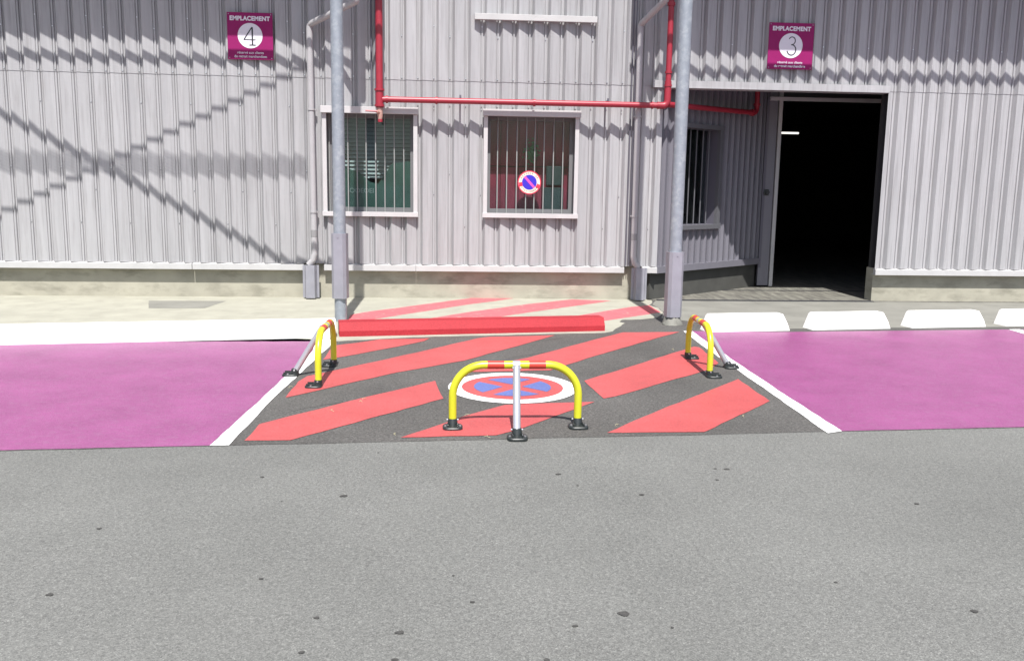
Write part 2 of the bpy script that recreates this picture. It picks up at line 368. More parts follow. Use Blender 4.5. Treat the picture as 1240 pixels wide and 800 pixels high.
link('red_apron_hatching', bm, new_mat('faded red apron paint', (.50, .105, .12), .7, var=.08, vscale=5, col2=(.55, .33, .28), c2scale=9, c2lo=.58, c2hi=.75), kind='structure')
# painted roundel: no stopping
cc = G(620.5, 469.3); RX, RY = .478, .51
def ell(r, z, bm, mi, a0=0, a1=2*math.pi, n=64):
    vs_ = [bm.verts.new((cc.x+r*RX*math.cos(a0+(a1-a0)*k/n), cc.y+r*RY*math.sin(a0+(a1-a0)*k/n), z)) for k in range(n)]
    bm.faces.new(vs_).material_index = mi
bm = bmesh.new(); ell(1, .0065, bm, 0); ell(.79, .008, bm, 1)
rb, wd = .60, .10
for q in range(4):
    a = q*math.pi/2 + R(2)
    pts = [(wd*1.5, 0)]
    lim = math.pi/4 - math.asin(wd/rb)
    for k in range(15):
        t = -lim + 2*lim*k/14; pts.append((rb*math.cos(t), rb*math.sin(t)))
    pts = [(x*math.cos(a)-y*math.sin(a), x*math.sin(a)+y*math.cos(a)) for x, y in pts]
    bm.faces.new([bm.verts.new((cc.x+RX*x, cc.y+RY*y, .0095)) for x, y in pts]).material_index = 2
for f in bm.faces:
    f.normal_update()
    if f.normal.z < 0: f.normal_flip()
link('painted_no_stopping_roundel', bm, ['white_paint', 'red_paint', 'blue_paint'], kind='structure')
# worn seams in the asphalt
bm = bmesh.new()
for ln_ in ([(352, 498), (395, 490), (430, 486), (470, 481)], [(615, 434), (660, 427), (700, 419)], [(782, 434), (820, 427), (850, 423)], [(435, 420), (470, 416), (500, 414)], [(655, 413), (690, 408)]):
    pts_ = [G(*p) for p in ln_]; out_ = []
    for a, b in zip(pts_, pts_[1:]):
        for k in range(6): out_.append(a.lerp(b, k/6) + Vector((0, random.uniform(-.012, .012), 0)))
    out_.append(pts_[-1]); n_ = len(out_)
    up_ = [bm.verts.new((p.x, p.y + .004 + .016*math.sin(math.pi*i/(n_-1))*random.uniform(.3, 1), .0028)) for i, p in enumerate(out_)]
    dn_ = [bm.verts.new((p.x, p.y - .004 - .016*math.sin(math.pi*i/(n_-1))*random.uniform(.3, 1), .0028)) for i, p in enumerate(out_)]
    for i in range(n_-1): bm.faces.new((dn_[i], dn_[i+1], up_[i+1], up_[i]))
link('asphalt_seams', bm, asphalt_mat('worn seam', (.055, .052, .05), (.03, .03, .03), (.09, .09, .085), .2, 170, .8), kind='structure')
bm = bmesh.new(); sheet(bm, [G(180, 373.5), G(248, 373.5), G(274, 364.8), G(180, 364.5)], .005); link('apron_shadow', bm, 'concrete', kind='structure')  # shadow on the apron, painted as a grey sheet
# chewing gum and oil spots on the road
bm = bmesh.new()
def blot(p, rx, ry, bm, z=.003):
    n = 11; bm.faces.new([bm.verts.new((p.x+rx*math.cos(2*math.pi*k/n)*random.uniform(.75, 1.2), p.y+ry*math.sin(2*math.pi*k/n)*random.uniform(.7, 1.2), z)) for k in range(n)])
for (x, y, wpx) in [(416, 600.5, 12), (317.5, 577.5, 6), (316, 701, 7), (383, 748, 9), (484, 766, 13), (572, 729, 8), (365, 790, 9), (676, 574, 8), (699.5, 588, 4), (777, 599, 8),
                    (755.5, 743, 17), (696, 758, 9), (866, 567.5, 5), (880, 568, 8), (868, 581, 5), (662, 799, 9), (478, 799, 10), (549, 697, 4), (341, 607, 3), (458, 548, 3), (814, 760, 5), (1012, 705, 5),
                    (120, 640, 7), (60, 720, 9), (1110, 610, 7), (1180, 740, 10)]:
    p = G(x, y); s = (p-CAM).length/F_PX; blot(p, wpx*s*.42, wpx*s*.36, bm)
link('road_spots', bm, 'stain', kind='structure')

# bits of dry straw blown onto the paint
bm = bmesh.new()
for (x, y) in [(437, 487), (441, 484), (566, 504), (478, 527), (747, 516), (815, 424), (655, 357), (402, 498), (900, 505), (590, 530), (352, 470), (700, 468)]:
    p = G(x, y); a_ = random.uniform(0, 3.1); L_ = random.uniform(.010, .026); pts = []
    for i in range(6):
        u = i/5-.5; pts.append(p + Vector((math.cos(a_)*L_*u*2 + .01*math.sin(u*6), math.sin(a_)*L_*u*2 + .008*u*u, .010 + .006*math.cos(u*5))))
    tube(bm, pts, .0015, 5)
link('straw_litter', bm, new_mat('dry straw', (.38, .34, .22), .8), kind='stuff')
bpy.data.objects['straw_litter']['label'] = 'scattered bits of dry straw on the painted asphalt'
bpy.data.objects['straw_litter']['category'] = 'litter'

# ------------------------------------------------------------------ warehouse
bld = thing('warehouse', 'long warehouse clad in pale grey ribbed steel sheet above a low cream plinth', 'warehouse')
# sawtooth sheet profile: broad face sloping back to the right, small groove and ridge, steep return
P = .2002; X0 = -.70256 + .022       # right edge of a dark return
PROF = [(0, 0), (.118, -.040), (.122, -.052), (.129, -.052), (.134, -.036), (.150, -.035), (.154, -.057), (.169, -.056)]   # (x, depth behind the face; negative = deeper)
def depth_at(x, pitch=P, x0=X0, k=1.0):
    u = ((x-x0) % pitch)*P/pitch
    pr = PROF + [(P, 0)]
    for (a, da), (b, db) in zip(pr, pr[1:]):
        if a <= u <= b+1e-9: return k*(da + (db-da)*(u-a)/(b-a))
    return 0
def prof_xs(x0, x1, pitch=P, ph=X0):
    xs = [x0]; k = math.floor((x0-ph)/pitch)
    while ph+k*pitch < x1:
        for a, _ in PROF:
            v = ph+k*pitch+a*pitch/P
            if x0+1e-4 < v < x1-1e-4: xs.append(v)
        k += 1
    xs.append(x1); return sorted(xs)
def clad(bm, x0, x1, z0, z1, dy=0.0, pitch=P, ph=X0, k=1.0):
    xs = prof_xs(x0, x1, pitch, ph)
    lo = [bm.verts.new((x, YW + dy - depth_at(x, pitch, ph, k), z0)) for x in xs]; hi = [bm.verts.new((x, YW + dy - depth_at(x, pitch, ph, k), z1)) for x in xs]
    for i in range(len(xs)-1): bm.faces.new((lo[i], lo[i+1], hi[i+1], hi[i]))
def screws(bm, x0, x1, z, every=1, off=0, dy=0):
    k = math.ceil((x0-X0)/P); i = 0
    while X0+k*P+.139 < x1:
        if (k+off) % every == 0:
            x = X0+k*P+.139; y = YW+.034+dy
            disc(bm, x, z, y-.009, y, .0075, 8, 1)
        k += 1
SEAM = 2.765; ZT = 6.4; Z0 = .449
w1 = (-1.535, -.345, 1.062, 2.418); w2 = (.492, 1.716, 1.067, 2.421)
XR = 2.80; XO = 5.78
bm = bmesh.new()
spans = [(-16, w1[0]), (w1[1], w2[0]), (w2[1], XR)]
for a, b in spans: clad(bm, a, b, Z0, SEAM+.02)
for w_ in (w1, w2):
    clad(bm, w_[0], w_[1], Z0, w_[2]); clad(bm, w_[0], w_[1], w_[3], SEAM+.02)
clad(bm, -16, XR, SEAM, ZT, -.005)
clad(bm, XR, XO, 2.83, ZT, -.005)
clad(bm, XO, 17, Z0, SEAM+.02); clad(bm, XO, 17, SEAM, ZT, -.005)
screws(bm, -16, XR, SEAM+.03, 1, 0, -.005)
for z, ev, of in ((2.42, 3, 1), (1.62, 3, 0), (1.36, 3, 1), (.95, 3, 2), (3.43, 3, 1)):
    screws(bm, -16, -1.6, z, ev, of); screws(bm, 1.75, XR, z, ev, of); screws(bm, -.33, .48, z, ev, of)
screws(bm, -16, 8, 3.30, 3, 0, -.005); screws(bm, -.6, 2.3, 2.46, 1, 0)
link('wall_cladding', bm, ['clad', 'steel'], bld)
# base drip trim
bm = bmesh.new()
def base_trim(bm, x0, x1):
    # sloped ledge on top, vertical face
    pts = [(YW-.012, .366), (YW-.012, .436), (YW+.06, .452), (YW+.06, .375), (YW+.1, .375), (YW+.1, .366)]
    a = [bm.verts.new((x0, y, z)) for y, z in pts]; b = [bm.verts.new((x1, y, z)) for y, z in pts]
    for i in range(len(pts)):
        j = (i+1) % len(pts); bm.faces.new((a[i], a[j], b[j], b[i]))
    bm.faces.new(a); bm.faces.new(b)
for a, b in ((-16, -7.0), (-6.99, -3.2), (-3.193, -1.80), (-1.54, -.37), (-.366, 2.36), (2.60, XR), (XO, 17)): base_trim(bm, a, b)
link('base_trim', bm, 'trim', bld)
bm = bmesh.new(); box(bm, -16, 2.66, YW+.1, YW+.3, 0, .45); box(bm, XO+.02, 17, YW+.1, YW+.3, 0, .45)
link('plinth', bm, 'plinth', bld)
# header trim over the entrance, corner flashings and projecting flashing bar
bm = bmesh.new()
hx0 = W(791.5, 105, YW-.05).x
box(bm, hx0, XO+.0, YW-.018, YW-.011, 2.745, 2.835); box(bm, hx0, XO+.0, YW-.011, YW+.18, 2.742, 2.752)
link('entrance_header_trim', bm, 'clad', bld)
for xs_, z_a in (((449.5, 454.5), 2.45), ((766.5, 770), .47)):
    for xp in xs_:
        bm = bmesh.new(); x_ = W(xp, 60, YW-.02).x; tube(bm, [(x_, YW-.018, z_a), (x_, YW-.018, ZT-.2)], .009 if xp != 770 else .006, 8); link('wall_cable', bm, 'dark_trim', bld, True)
bm = bmesh.new(); a = W(575, 19.5, YW-.06); b = W(723.5, 23, YW-.06)
box(bm, a.x, b.x, YW-.062, YW-.004, a.z-.038, a.z+.035, .003)
link('ledge_flashing', bm, 'trim', bld)
# roof slab and the canopy eaves (above the picture) that shade the wall tops
bm = bmesh.new(); box(bm, -16, 17, YW+.1, 26, ZT, ZT+.2); link('roof', bm, 'clad', bld)
bm = bmesh.new(); box(bm, -16.1, -15.9, YW+.1, 26, 0, ZT); box(bm, 16.9, 17.1, YW+.1, 26, 0, ZT); box(bm, -16, 17, 25.9, 26.1, 0, ZT); link('rear_walls', bm, 'recess_clad', bld)
XL_E = W(458.5, 30, YW-.5).x+.03; XR_E = W(764, 20, YW).x
for nm, xa, xb in (('eave', -16, XL_E), ('eave', XR_E, 17)):
    bm = bmesh.new(); box(bm, xa, xb, YW-1.0, YW-.06, 4.835, 4.94); link(nm, bm, 'clad', bld)
    bm = bmesh.new(); box(bm, xa, xb, YW-1.12, YW-1.09, 4.755, 4.823)
    k = xa+(1.1 if xa < 0 else .5)
    while k < xb: box(bm, k, k+.02, YW-1.11, YW-.97, 4.825, 4.834); k += 1.9
    link('eave_rail', bm, 'galv', bld)

# windows
def window(w_, bars, kind):
    x0, x1, z0, z1 = w_
    fr = bmesh.new(); t = .052; y = YW-.022
    box(fr, x0-.012, x1+.012, y-.045, y+.02, z1-.078, z1+.006, .003)          # header
    box(fr, x0, x0+t, y, y+.02, z0+.05, z1-.079, .002); box(fr, x1-t, x1, y, y+.02, z0+.05, z1-.079, .002)
    box(fr, x0-.008, x1+.008, y-.03, y+.02, z0, z0+.058, .003)              # sill
    f = link('window_frame', fr, 'frame', bld)
    ix0, ix1, iz0, iz1 = x0+t, x1-t, z0+.052, z1-.075
    rv = bmesh.new(); d = .2; ya = y+.02
    box(rv, ix0-.02, ix0, ya, ya+d+.04, iz0, iz1); box(rv, ix1, ix1+.02, ya, ya+d+.04, iz0, iz1)
    box(rv, ix0-.02, ix1+.02, ya, ya+d+.04, iz1, iz1+.02); box(rv, ix0-.02, ix1+.02, ya, ya+d+.04, iz0-.02, iz0)
    link('reveal', rv, 'reveal', f)
    s = bmesh.new(); q = .045; yb = ya+d-.03
    box(s, ix0, ix0+q, yb, yb+.04, iz0, iz1); box(s, ix1-q, ix1, yb, yb+.04, iz0, iz1)
    box(s, ix0+q, ix1-q, yb, yb+.04, iz1-q, iz1); box(s, ix0+q, ix1-q, yb, yb+.04, iz0, iz0+q*1.3)
    link('sash', s, 'reveal', f)
    gl_ = bmesh.new(); box(gl_, ix0+q, ix1-q, yb+.015, yb+.021, iz0+q*1.3, iz1-q); link('pane', gl_, 'glass', f)
    for bx in bars:
        b_ = bmesh.new(); tube(b_, [(bx, YW+.155, iz0), (bx, YW+.155, iz1)], .008, 8); link('security_bar', b_, 'bar', f, True)
    # dark room behind
    rm = bmesh.new(); yb2 = yb+.06
    box(rm, ix0-.4, ix0-.38, yb2, yb2+1.2, iz0-.5, iz1+.3); box(rm, ix1+.38, ix1+.4, yb2, yb2+1.2, iz0-.5, iz1+.3)
    box(rm, ix0-.4, ix1+.4, yb2+1.2, yb2+1.22, iz0-.5, iz1+.3); box(rm, ix0-.4, ix1+.4, yb2, yb2+1.2, iz1+.3, iz1+.32); box(rm, ix0-.4, ix1+.4, yb2, yb2+1.2, iz0-.52, iz0-.5)
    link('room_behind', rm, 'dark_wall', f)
    return f, (ix0, ix1, iz0, iz1, yb2)
bar_x1 = [W(x, 200, YW+.155).x for x in (399, 421.5, 432.5, 443.5, 455, 466, 477.5, 489)]
bar_x2 = [W(x, 240, YW+.155).x for x in (601.8, 613.2, 625.0, 636.4, 646.5, 657.6, 669, 680.4)]
f1, q1 = window(w1, bar_x1, 1)
f2, q2 = window(w2, bar_x2, 2)
# left window: half lowered blind over a green reflection built as a board, with mirrored lettering
ix0, ix1, iz0, iz1, yb = q1
bl = bmesh.new(); z = iz1-.03
while z > iz0+.42:
    t = bmesh.new(); box(t, -.5*(ix1-ix0)+.02, .5*(ix1-ix0)-.02, -.026, .026, -.002, .002)
    xform(t, Matrix.Translation(((ix0+ix1)/2, yb+.06, z)) @ Matrix.Rotation(R(58), 4, 'X')); merge(bl, t); z -= .05
link('blind', bl, 'slat', f1)
gb = bmesh.new()
top = [(ix0, .50), (ix0+.2, .56), (ix0+.38, .5), (ix0+.52, .38), (ix0+.62, .36), (ix0+.70, .46), (ix0+.8, .62), (ix1-.03, .66), (ix1-.02, .03)]
pts = [(ix0, .03)] + top
a = [gb.verts.new((x, yb+.012, iz0+z)) for x, z in pts]; b = [gb.verts.new((x, yb+.02, iz0+z)) for x, z in pts]
gb.faces.new(a); gb.faces.new(b[::-1])
for i in range(len(a)): j = (i+1) % len(a); gb.faces.new((a[i], a[j], b[j], b[i]))
link('green_reflection', gb, 'green', f1)
tm = text_mesh('OOEOEI', .085, 'reflected_text', .001, bold=.001); xform(tm, Matrix.Translation((W(438, 231, yb).x, yb+.009, W(438, 231, yb).z))); link('lettering', tm, 'reflected_text', f1)
# middle window: maroon panels, a green reflection modelled as flecks and a teal cabinet
ix0, ix1, iz0, iz1, yb = q2
mp_ = bmesh.new(); k = ix0-.05
while k < ix1:
    box(mp_, k, k+.235, yb+.10, yb+.12, iz0-.1, iz0+.60, .004); box(mp_, k, k+.235, yb+.105, yb+.125, iz0+.612, iz1+.1, .004); k += .24
link('maroon_panels', mp_, 'maroon', f2)
tc_ = bmesh.new(); box(tc_, ix1-.36, ix1-.10, yb+.02, yb+.09, iz0+.02, iz0+.34, .004); box(tc_, ix1-.33, ix1-.10, yb+.03, yb+.09, iz0+.37, iz0+.62, .01); link('teal_cabinet', tc_, 'teal', f2)
lf = bmesh.new(); c0 = W(644.5, 184, yb+.05)
for i in range(150):
    d = Vector((random.gauss(0, .045), random.uniform(-.02, .03), random.gauss(0, .06)))
    s = random.uniform(.012, .026); p = c0+d; a1 = random.uniform(0, 6.3); u = Vector((math.cos(a1), random.uniform(-.4, .4), math.sin(a1)))*s; v = Vector((-math.sin(a1), random.uniform(-.4, .4), math.cos(a1)))*s*.5
    lf.faces.new([lf.verts.new(p+u), lf.verts.new(p+v), lf.verts.new(p-u), lf.verts.new(p-v)])
link('reflection_flecks', lf, 'reflected', f2)

# porch: slanted wall, ceiling, door, dark hall
AX, AY, ANG, LEN = 2.78, YW+.04, R(40), 2.60
MT = Matrix.Translation((AX, AY, 0)) @ Matrix.Rotation(ANG, 4, 'Z')
def porch(name, bm, mat, smooth=False, parent=None):
    xform(bm, MT); return link(name, bm, mat, parent or bld, smooth)
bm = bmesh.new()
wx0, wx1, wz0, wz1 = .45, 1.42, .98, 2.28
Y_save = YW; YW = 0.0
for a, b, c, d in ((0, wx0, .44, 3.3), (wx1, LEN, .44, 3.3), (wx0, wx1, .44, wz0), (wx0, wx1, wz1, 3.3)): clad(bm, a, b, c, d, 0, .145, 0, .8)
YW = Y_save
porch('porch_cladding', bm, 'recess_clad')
bm = bmesh.new(); box(bm, 0, LEN, -.012, .06, .355, .445); porch('porch_base_trim', bm, 'recess_clad')
bm = bmesh.new(); box(bm, -.02, LEN, .062, .3, 0, .36); porch('porch_plinth', bm, 'dark_plinth')
bm = bmesh.new()
box(bm, wx0-.03, wx0+.03, -.02, .03, wz0, wz1); box(bm, wx1-.05, wx1+.03, -.02, .03, wz0, wz1); box(bm, wx0-.03, wx1+.03, -.03, .03, wz1, wz1+.06); box(bm, wx0-.03, wx1+.03, -.04, .03, wz0-.06, wz0)
pf = porch('porch_window', bm, 'dark_frame')
bm = bmesh.new(); box(bm, wx1-.05, wx1, .03, .26, wz0, wz1); box(bm, wx0, wx1, .03, .26, wz0-.02, wz0); box(bm, wx0, wx1, .03, .26, wz1, wz1+.02); porch('reveal', bm, 'dark_trim', parent=pf)
bm = bmesh.new(); box(bm, wx0, wx1, .2, .206, wz0, wz1); porch('pane', bm, 'glass', parent=pf)
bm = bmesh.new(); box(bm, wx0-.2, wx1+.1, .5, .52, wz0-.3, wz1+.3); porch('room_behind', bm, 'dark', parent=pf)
for k in range(6):
    bm = bmesh.new(); x = wx0+.1+k*.15; tube(bm, [(x, .12, wz0), (x, .12, wz1)], .009, 8); porch('security_bar', bm, 'dark_frame', True, pf)
ex, ey = AX+LEN*math.cos(ANG), AY+LEN*math.sin(ANG)
bm = bmesh.new(); box(bm, 2.70, 17, YW+.185, 25.8, 3.32, 3.40); box(bm, 2.70, XO+.1, YW+.13, YW+.18, 2.755, 3.32); link('porch_ceiling', bm, 'dark_wall', bld)
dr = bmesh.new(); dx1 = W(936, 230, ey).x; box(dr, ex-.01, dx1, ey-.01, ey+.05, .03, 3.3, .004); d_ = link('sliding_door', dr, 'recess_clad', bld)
bm = bmesh.new(); jx = dx1+.012; box(bm, jx, jx+.055, ey-.03, ey+.09, .02, 3.3, .004); link('door_edge', bm, 'trim', d_)
bm = bmesh.new(); p = W(927.5, 233, ey-.03); box(bm, p.x-.03, p.x+.045, ey-.03, ey-.012, p.z-.045, p.z+.045, .004); tube(bm, [(p.x+.02, ey-.06, p.z), (p.x+.02, ey-.03, p.z)], .028, 12); link('door_handle', bm, 'rubber', d_)
bm = bmesh.new(); box(bm, ex-.01, ex+.03, ey-.012, ey-.002, .3, 3.3); link('door_seal', bm, 'dark_trim', d_)
bm = bmesh.new(); a = W(932.5, 119.5, ey-.12); box(bm, a.x, a.x+2.6, ey-.14, ey-.1, a.z-.028, a.z+.028, .006); link('door_rail', bm, 'trim', d_)
bm = bmesh.new(); box(bm, jx+.06, 16.9, 25.6, 25.7, 0, 3.3); box(bm, 2.7, ex-.3, ey+.15, ey+.2, 0, 3.3); box(bm, jx-.2, jx-.15, ey+.2, 25.6, 0, 3.3); box(bm, 16, 16.1, YW+.3, 25.6, 0, 3.3)
box(bm, XO+.02, 17, YW+.18, YW+.25, .45, 3.3); box(bm, jx+.055, 16, ey, ey+.05, a.z+.05, 3.3)
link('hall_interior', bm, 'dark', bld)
bm = bmesh.new(); box(bm, -15.9, 2.7, YW+1.7, YW+1.75, 0, ZT); link('partition', bm, 'dark', bld)
p = W(946.5, 161, 19.5); q_ = W(967, 161, 19.5)
lt = thing('ceiling_light', 'small lit tube light glowing inside the dark doorway', 'light', ((p.x+q_.x)/2, 19.5, p.z))
bm = bmesh.new(); L = (q_.x-p.x)/2; tube(bm, [(-L, 0, 0), (L, 0, 0)], .02, 8); link('tube', bm, 'lit', lt)
bm = bmesh.new(); box(bm, -L-.03, L+.03, -.04, .04, .022, .06); box(bm, -L*.7-.004, -L*.7+.004, -.004, .004, .06, 3.32-p.z); box(bm, L*.7-.004, L*.7+.004, -.004, .004, .06, 3.32-p.z); link('fitting', bm, 'dark_wall', lt)
bm = bmesh.new(); a = W(836, 113, YW+.6); b = W(925, 115, YW+.6); tube(bm, [(a.x, YW+.6, 2.93), (b.x+.3, YW+.6, 2.93)], .012, 8)
for xx in (a.x+.2, b.x): box(bm, xx-.006, xx+.006, YW+.59, YW+.61, 2.93, 3.33)
tag(link('conduit', bm, 'trim', None, True), 'thin pale conduit hanging under the porch ceiling', 'conduit')

# ------------------------------------------------------------------ downpipes
def downpipe(px_top, px_bot, side, label, top_px):
    xt = W(*px_top, YW-.075).x; x = W(*px_bot, YW-.075).x; zb = W(px_bot[0], 318, YW-.08).z
    t = thing('downpipe', label, 'downpipe', (x, YW-.075, 0), 0, 'downpipes on the warehouse front')
    tp = W(*top_px, YW-.6)
    yo = -.0
    dx = W(*px_top, YW-.075).x - x
    zk = W(*px_top, YW-.075).z
    e = Vector((tp.x-x, -.55, tp.z)); 
    pts = rounded([(side*.075, .005, .44), (side*.02, 0, .50), (0, 0, .58), (dx, 0, zk), e, e+Vector((.0, -.02, 1.0))], .03, 6)
    bm = bmesh.new(); tube(bm, pts, .039, 18); link('pipe', bm, 'pvc', t, True)
    for z in (.80,):
        bm = bmesh.new(); tube(bm, [(0, 0, z), (0, 0, z+.085)], .042, 16); link('collar', bm, 'pvc_grey', t, True)
    for z in (1.10, 2.36, 2.0):
        if z == 2.0: continue
        bm = bmesh.new(); tube(bm, [(dx*(z-.58)/(zk-.58), 0, z), (dx*(z-.58)/(zk-.58), 0, z+.022)], .047, 16); box(bm, -.055, .055, .01, .05, z, z+.02); link('bracket', bm, 'pvc', t, True)
    c = W(377.5 if side < 0 else 772.5, 345, YW).x - x
    bm = bmesh.new()
    # pressed steel shoe cover: flanges and a chamfered box
    prof = [(-.103, .03), (-.103, .018), (-.075, .018), (-.055, -.055), (.055, -.055), (.078, .018), (.103, .018), (.103, .03)]
    a_ = [bm.verts.new((c+u, v-.0, .02)) for u, v in prof]; b_ = [bm.verts.new((c+u, v, .437)) for u, v in prof]
    for i in range(len(prof)-1): bm.faces.new((a_[i], a_[i+1], b_[i+1], b_[i]))
    bm.faces.new(a_); bm.faces.new(b_)
    link('shoe_cover', bm, 'sleeve', t)
    return t
downpipe((374.5, 30), (380.6, 300), -1, 'grey downpipe beside the left window, ending in a steel box right of the 4 sign', (432, 2))
downpipe((776, 30), (767.3, 300), 1, 'grey downpipe with steel box at its foot, just left of the right column', (806, 0))

# ------------------------------------------------------------------ columns
def column(x, y, z_s0, z_s1, r, rot, label, mound):
    t = thing('steel_column', label, 'column', (x, y, 0), 0, 'tall round steel columns')
    bm = bmesh.new(); tube(bm, [(0, 0, 0), (0, 0, 1.5), (0, 0, 4), (0, 0, 9)], r, 28); link('post', bm, 'galv', t, True)
    bm = bmesh.new(); s = r+.014; ch = .030
    oc = [(-s+ch, -s), (s-ch, -s), (s, -s+ch), (s, s-ch), (s-ch, s), (-s+ch, s), (-s, s-ch), (-s, -s+ch)]
    lo = [bm.verts.new((u, v, z_s0)) for u, v in oc]; hi = [bm.verts.new((u, v, z_s1)) for u, v in oc]
    for i in range(8): bm.faces.new((lo[i], lo[(i+1) % 8], hi[(i+1) % 8], hi[i]))
    bm.faces.new(lo); bm.faces.new(hi)
    for zz in (z_s1-.02,): tube(bm, [(0, -s-.006, zz-.02), (0, -s+.001, zz-.02)], .008, 8)
    xform(bm, Matrix.Rotation(rot, 4, 'Z')); link('sleeve', bm, 'sleeve', t)
    if mound:
        bm = bmesh.new(); n = 24; rg = []
        for rr, zz in ((.115, .004), (.106, .022), (.094, .06), (.078, .095)):
            rg.append([bm.verts.new((rr*random.uniform(.88, 1.1)*math.cos(2*math.pi*k/n), rr*random.uniform(.88, 1.1)*math.sin(2*math.pi*k/n), zz*random.uniform(.8, 1.15))) for k in range(n)])
        for a, b in zip(rg, rg[1:]):
            for k in range(n): bm.faces.new((a[k], a[(k+1) % n], b[(k+1) % n], b[k]))
        link('mortar_base', bm, 'concrete', t, True)
    return t
column(-1.118, 9.87, .253, .95, .0655, R(-9), 'round galvanised column in front of the left window, behind the left yellow barrier', False)
column(2.50, 9.72, .09, .80, .069, R(6), 'round galvanised column with a mortar foot, behind the right yellow barrier', True)

# frame added above the left bay to cast the wall shadows (only its shadow reaches the picture)
cf = thing('shadow_frame', 'unseen frame added over the left bay to cast wall shadows', 'shadow caster')
def caster(px, py, Y):                     # where the thing hangs whose shadow the photo shows on the wall at a pixel
    p = W(px, py, YW+.02); k = (YW+.02-Y)/sdir.y; return p - sdir*k
def along(a, b, x): return a + (b-a)*((x-a.x)/(b.x-a.x))
for i in range(7):
    z_ = caster(300, 213, 9.86).z + .02 + i*.040
    bm = bmesh.new(); tube(bm, [(-9.0, 9.86, z_), (-1.75, 9.86, z_)], .0072 if i < 6 else .005, 6); link('shadow_rod', bm, 'galv', cf)
for x_ in (-1.76, -3.9, -6.4):
    bm = bmesh.new(); box(bm, x_, x_+.012, 9.85, 9.87, caster(300, 213, 9.86).z, 6.2); link('shadow_hanger', bm, 'galv', cf)
bm = bmesh.new(); c1, c2 = caster(220, 152, 9.86), caster(370, 80, 9.86); tube(bm, [along(c1, c2, -9.0), along(c1, c2, -1.13)], .017, 8); link('shadow_brace', bm, 'galv', cf)
bm = bmesh.new(); c1, c2 = caster(220, 250, 9.86), caster(348, 317, 9.86); c3 = c2.copy(); e_ = along(c1, c2, -9.0)
tube(bm, [e_, c2, Vector((-1.19, 9.87, c2.z-.02))], .030, 8); link('shadow_cable', bm, 'dark_trim', cf, True)
bm = bmesh.new(); box(bm, -9.06, -8.94, 9.8, 9.92, 0, 9); link('post', bm, 'galv', cf)  # unseen post added to carry the shadow-casting rods

# ------------------------------------------------------------------ red fire pipes
YP = YW-.17
fp = thing('fire_pipe', 'red painted fire pipe running down, across and down the wall between the windows', 'pipe', (0, 0, 0))
a0 = W(458.6, 0, YP); a1 = W(459.6, 122, YP); b1 = W(808, 126.2, YP); b0 = W(812.5, 0, YP)
zh = W(600, 123.5, YP).z; bx = b1.x
bm = bmesh.new(); tube(bm, [(a1.x, YP, 5.6), (a1.x, YP, zh-.06)], .044, 20); tube(bm, [(a1.x, YP, 5.6), (a1.x, YP+.17, 5.75)], .044, 12); link('riser', bm, 'fire_red', fp, True)
bm = bmesh.new(); tube(bm, [(a1.x+.03, YP, zh), (bx-.02, YP, zh)], .036, 20); link('cross_pipe', bm, 'fire_red', fp, True)
bm = bmesh.new(); tube(bm, rounded([(bx-.1, YP, zh), (bx, YP, zh), (bx, YP, zh+.3)], .06, 8), .043, 16); tube(bm, [(bx, YP, zh+.1), (bx, YP, 5.6)], .036, 18); link('riser', bm, 'fire_red', fp, True)
def flange(x, z, vertical, r=.062, t=.012):
    bm = bmesh.new()
    if vertical: tube(bm, [(x, YP, z-t), (x, YP, z+t)], r, 16)
    else: tube(bm, [(x-t, YP, z), (x+t, YP, z)], r, 16)
    link('coupling', bm, 'fire_red', fp, True)
for z in (zh+.115, zh-.075): flange(a1.x, z, True, .062)
flange(a1.x, zh+.015, True, .050, .115)
for px in (468.5, 528.5, 647): flange(W(px, 122, YP).x, zh, False, .046, .014)
for px in (790, 797): flange(W(px, 125, YP).x, zh, False, .046, .01)
flange(bx, W(811, 104, YP).z, True, .05, .012); flange(bx, W(811, 5, YP).z, True, .05, .02); flange(bx, W(811, 88, YP).z, True, .045, .012)
bm = bmesh.new(); va = zh-.09
tube(bm, [(a1.x, YP, va), (a1.x, YP, va-.03), (a1.x+.006, YP, va-.10), (a1.x+.006, YP, va-.15)], [.03, .038, .034, .026], 14)
tube(bm, [(a1.x, YP-.02, va-.07), (a1.x-.03, YP-.05, va-.06)], .02, 10); link('valve', bm, 'brass', fp, True)
bm = bmesh.new(); tube(bm, [(a1.x-.02, YP-.05, va-.06), (a1.x-.17, YP-.05, va-.055)], .010, 8); link('lever', bm, 'fire_red', fp, True)
bm = bmesh.new(); tube(bm, [(a1.x+.006, YP, va-.15), (a1.x+.006, YP, va-.185)], .03, 10); link('valve_cap', bm, 'fire_red', fp, True)
for px in (557.5, 736.5):
    x = W(px, 118, YP).x; bm = bmesh.new()
    box(bm, x-.012, x+.012, YP-.012, YW+.02, zh+.037, zh+.050); box(bm, x-.012, x+.012, YP-.010, YP+.014, zh+.050, zh+.075, .003)
    link('pipe_bracket', bm, 'dark_trim', fp)
for z in (zh+.07, 3.6):
    bm = bmesh.new(); tube(bm, [(a1.x, YP, z), (a1.x, YW+.03, z)], .008, 6); link('pipe_bracket', bm, 'galv', fp)
    bm = bmesh.new(); tube(bm, [(bx, YP, z+.15), (bx, YW+.03, z+.15)], .008, 6); link('pipe_bracket', bm, 'galv', fp)
bp_ = thing('porch_pipe', 'red pipe slanting away under the porch ceiling to an elbow', 'pipe', (0, 0, 0))
e0 = Vector((bx+.02, YP+.06, zh+.02)); e1 = G(916, 137, zh+.05)
bm = bmesh.new(); tube(bm, rounded([e0, e1, e1+Vector((0, 0, .5))], .07, 8), .036, 16); link('pipe', bm, 'fire_red', bp_, True)
